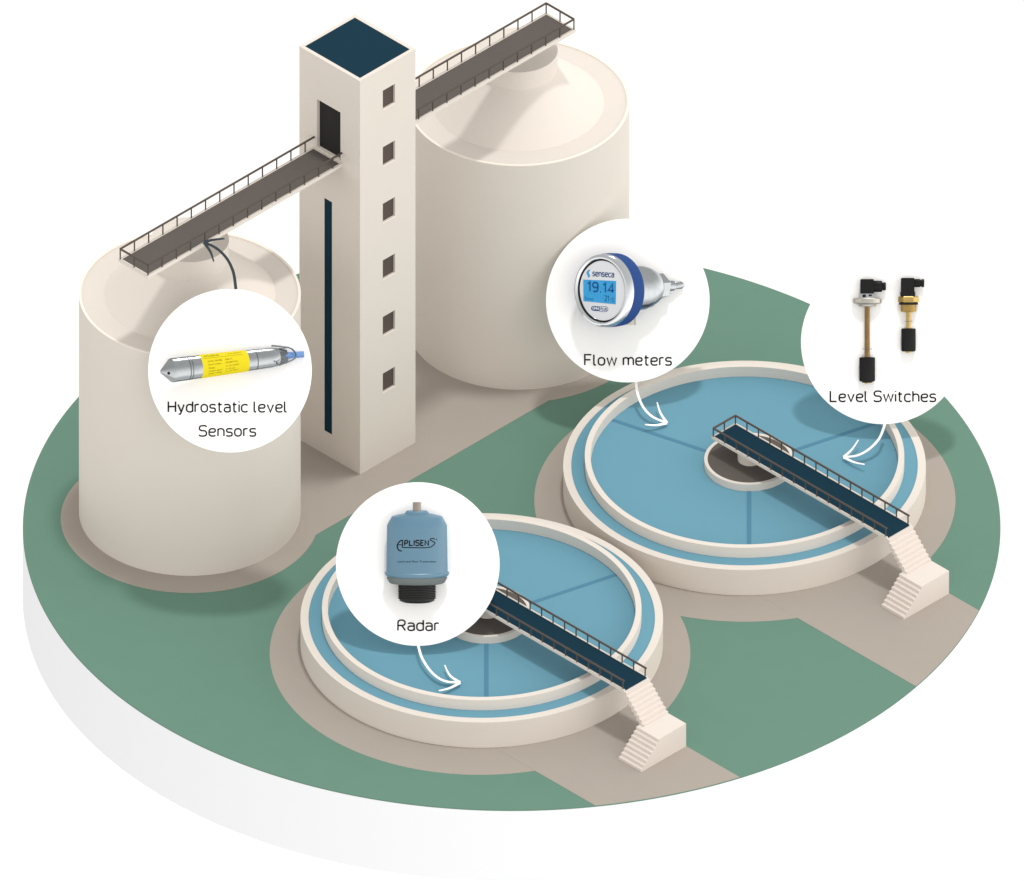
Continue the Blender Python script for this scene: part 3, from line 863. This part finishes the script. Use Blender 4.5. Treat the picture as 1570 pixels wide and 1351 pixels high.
def RL(name, prof, m, seg=128, par=None):
    return finish(name, solid([(r / kr, (yc - y) / kr) for r, y in prof], seg=seg), m, par or rd, mx=mr_)
RL('connector', [(34, 74), (48, 75), (48, 172)], 'nickel')
bd = RL('housing', [(118, 172), (122, 174), (140, 200), (140, 206), (180, 210), (250, 226), (285, 236), (296, 248), (342, 330), (344, 338), (346, 345), (355, 872), (370, 880), (373, 894), (366, 912), (352, 926), (340, 928)], 'radar_blue')
RL('base_ring', [(345, 928.2), (348, 950), (318, 1000), (300, 1010), (230, 1016)], 'radar_grey')
pf = [(212, 1016.2)]
y = 1022
while y < 1190: pf += [(219, y), (219, y + 7), (200, y + 12), (200, y + 15)]; y += 19.5
RL('threaded_base', pf + [(205, 1206), (185, 1220), (150, 1232), (60, 1237)], 'black_thread')
def onbody(x, y, n):     # x,y px relative to the origin
    yy = y
    yz = yc - yy * kr
    r = (346 + 9 * (yz - 345) / 527) / kr + .35 + n
    sx_ = max(-1, min(1, x / r)); cz = math.sqrt(1 - sx_ * sx_)
    q = Vector((x, 0, 0)) + Vector((0, -math.sin(tl), math.cos(tl))) * (r * cz) + radax * yy
    # keep the projected height where it was measured
    q = q + radax * ((r * cz * math.sin(tl)) / math.cos(tl))
    return (q.x * M_PX, q.y * M_PX, (52 + q.z) * M_PX * NR)
def rz(x, y): return ((x - 595) / kr, (yc - y) / kr)
bm = bmesh.new()
a, b2 = rz(447, 580), rz(734, 578)
write(bm, 'PLISEN', a[0], b2[0], a[1], 9.6, 1.75, 0, .2, gap=.28, tf=onbody)
def strokez(pts, wd, bm, steps=6):
    q = [Vector(rz(*p)) for p in pts]
    out = []
    for i in range(len(q) - 1):         # Catmull-Rom
        p0, p1, p2, p3 = q[max(i - 1, 0)], q[i], q[i + 1], q[min(i + 2, len(q) - 1)]
        for s_ in range(steps):
            t_ = s_ / steps
            out.append(.5 * ((2 * p1) + (p2 - p0) * t_ + (2 * p0 - 5 * p1 + 4 * p2 - p3) * t_ ** 2 + (3 * p1 - p0 - 3 * p2 + p3) * t_ ** 3))
    out.append(q[-1])
    ribbon(bm, out, wd, 0, .2, tf=onbody)
strokez([(432, 512), (405, 520), (380, 545), (368, 575), (372, 605), (390, 630), (420, 638)], 1.7, bm)
strokez([(428, 512), (428, 555), (428, 598)], 1.5, bm)
strokez([(376, 566), (402, 566), (428, 566)], 1.2, bm)
strokez([(428, 596), (520, 598), (640, 600), (720, 597), (765, 585), (796, 556), (800, 540), (770, 522), (748, 508), (758, 494), (785, 492), (800, 506)], 1.3, bm)
ribbon(bm, [Vector(rz(815, 504)), Vector(rz(826, 504))], 1.5, 0, .2, tf=onbody)
fin_raw('brand_lettering', bm, 'ink', bd)
bm = bmesh.new()
a, b2 = rz(372, 770), rz(818, 768)
builtin_text(bm, 'Level and Flow Transmitter', a[0], b2[0], a[1], 4.4, .1, onbody)
fin_raw('small_lettering', bm, 'ink', bd)

# ------------------------------------------------------------------ arrows
def crv(pts, n=8):
    q = [Vector(p) for p in pts]; out = []
    for i in range(len(q) - 1):
        p0, p1, p2, p3 = q[max(i - 1, 0)], q[i], q[i + 1], q[min(i + 2, len(q) - 1)]
        for s_ in range(n):
            t_ = s_ / n
            out.append(.5 * ((2 * p1) + (p2 - p0) * t_ + (2 * p0 - 5 * p1 + 4 * p2 - p3) * t_ ** 2 + (3 * p1 - p0 - 3 * p2 + p3) * t_ ** 3))
    return out + [q[-1]]
def arrow(shaft, h1, h2, z0, z1, m, wd, label):
    """points in plan pixels; the arrow dips from height z0 at its tail to z1 at its tip"""
    a, b_ = Vector(shaft[0]), Vector(shaft[-1])
    L = (b_ - a).length
    org = P(a.x, a.y, z0)
    t = thing('arrow', org, label, 'arrow', 'curved arrows pointing from the signs')
    def tf(x, y, n):
        q = (Vector((x, y)) - a).dot(b_ - a) / (L * L)
        z = z0 + (z1 - z0) * max(0, min(1.0, q))
        return P(x, y, z) - org + N_ * n
    bm = bmesh.new()
    ribbon(bm, crv(shaft), wd, 0.0, .10, tf=tf, w_end=wd * .8)
    finish('shaft', bm, m, t, flat=True)
    bm = bmesh.new()
    for h in (h1, h2):
        pts = crv([h[0], h[1], shaft[-1]])
        ribbon(bm, pts, wd * .45, 0.103, .16, tf=tf, w_end=wd * 1.1)
    finish('arrowhead', bm, m, t, flat=True)
z1f = lambda x, y: (x / 3.413 + 100, y / 3.413 + 180)
arrow([z1f(*p) for p in ((893, 900), (880, 812), (846, 740), (792, 686), (725, 653))], (z1f(834, 635), z1f(780, 640)), (z1f(777, 755), z1f(760, 704)), 25.9, 29.0, 'arrow_dark', 4.8, 'dark curved arrow rising from the Hydrostatic sign to the walkway')
z6f = lambda x, y: (x / 3.217 + 820, y / 3.217 + 540)
arrow([z6f(*p) for p in ((500, 146), (506, 200), (533, 268), (580, 318), (652, 349))], (z6f(603, 247), z6f(620, 300)), (z6f(543, 357), z6f(600, 360)), 4.0, 2.6, 'arrow_white', 3.9, 'white curved arrow from the Flow meters sign to the right tank water')
z5f = lambda x, y: (x / 3.925 + 1050, y / 3.925 + 600)
arrow([z5f(*p) for p in ((1206, 192), (1172, 280), (1112, 345), (1040, 385), (955, 396))], (z5f(1045, 292), z5f(1005, 350)), (z5f(1082, 440), z5f(1015, 425)), 4.2, 2.6, 'arrow_white', 3.9, 'white curved arrow from the Level Switches sign to the right tank water')
z3f = lambda x, y: (x / 3.859 + 510, y / 3.859 + 730)
arrow([z3f(*p) for p in ((505, 998), (531, 1080), (590, 1165), (662, 1212), (755, 1222))], (z3f(663, 1118), z3f(695, 1180)), (z3f(628, 1270), z3f(690, 1255)), 3.3, 2.6, 'arrow_white', 3.9, 'white curved arrow from the Radar sign to the front tank water')
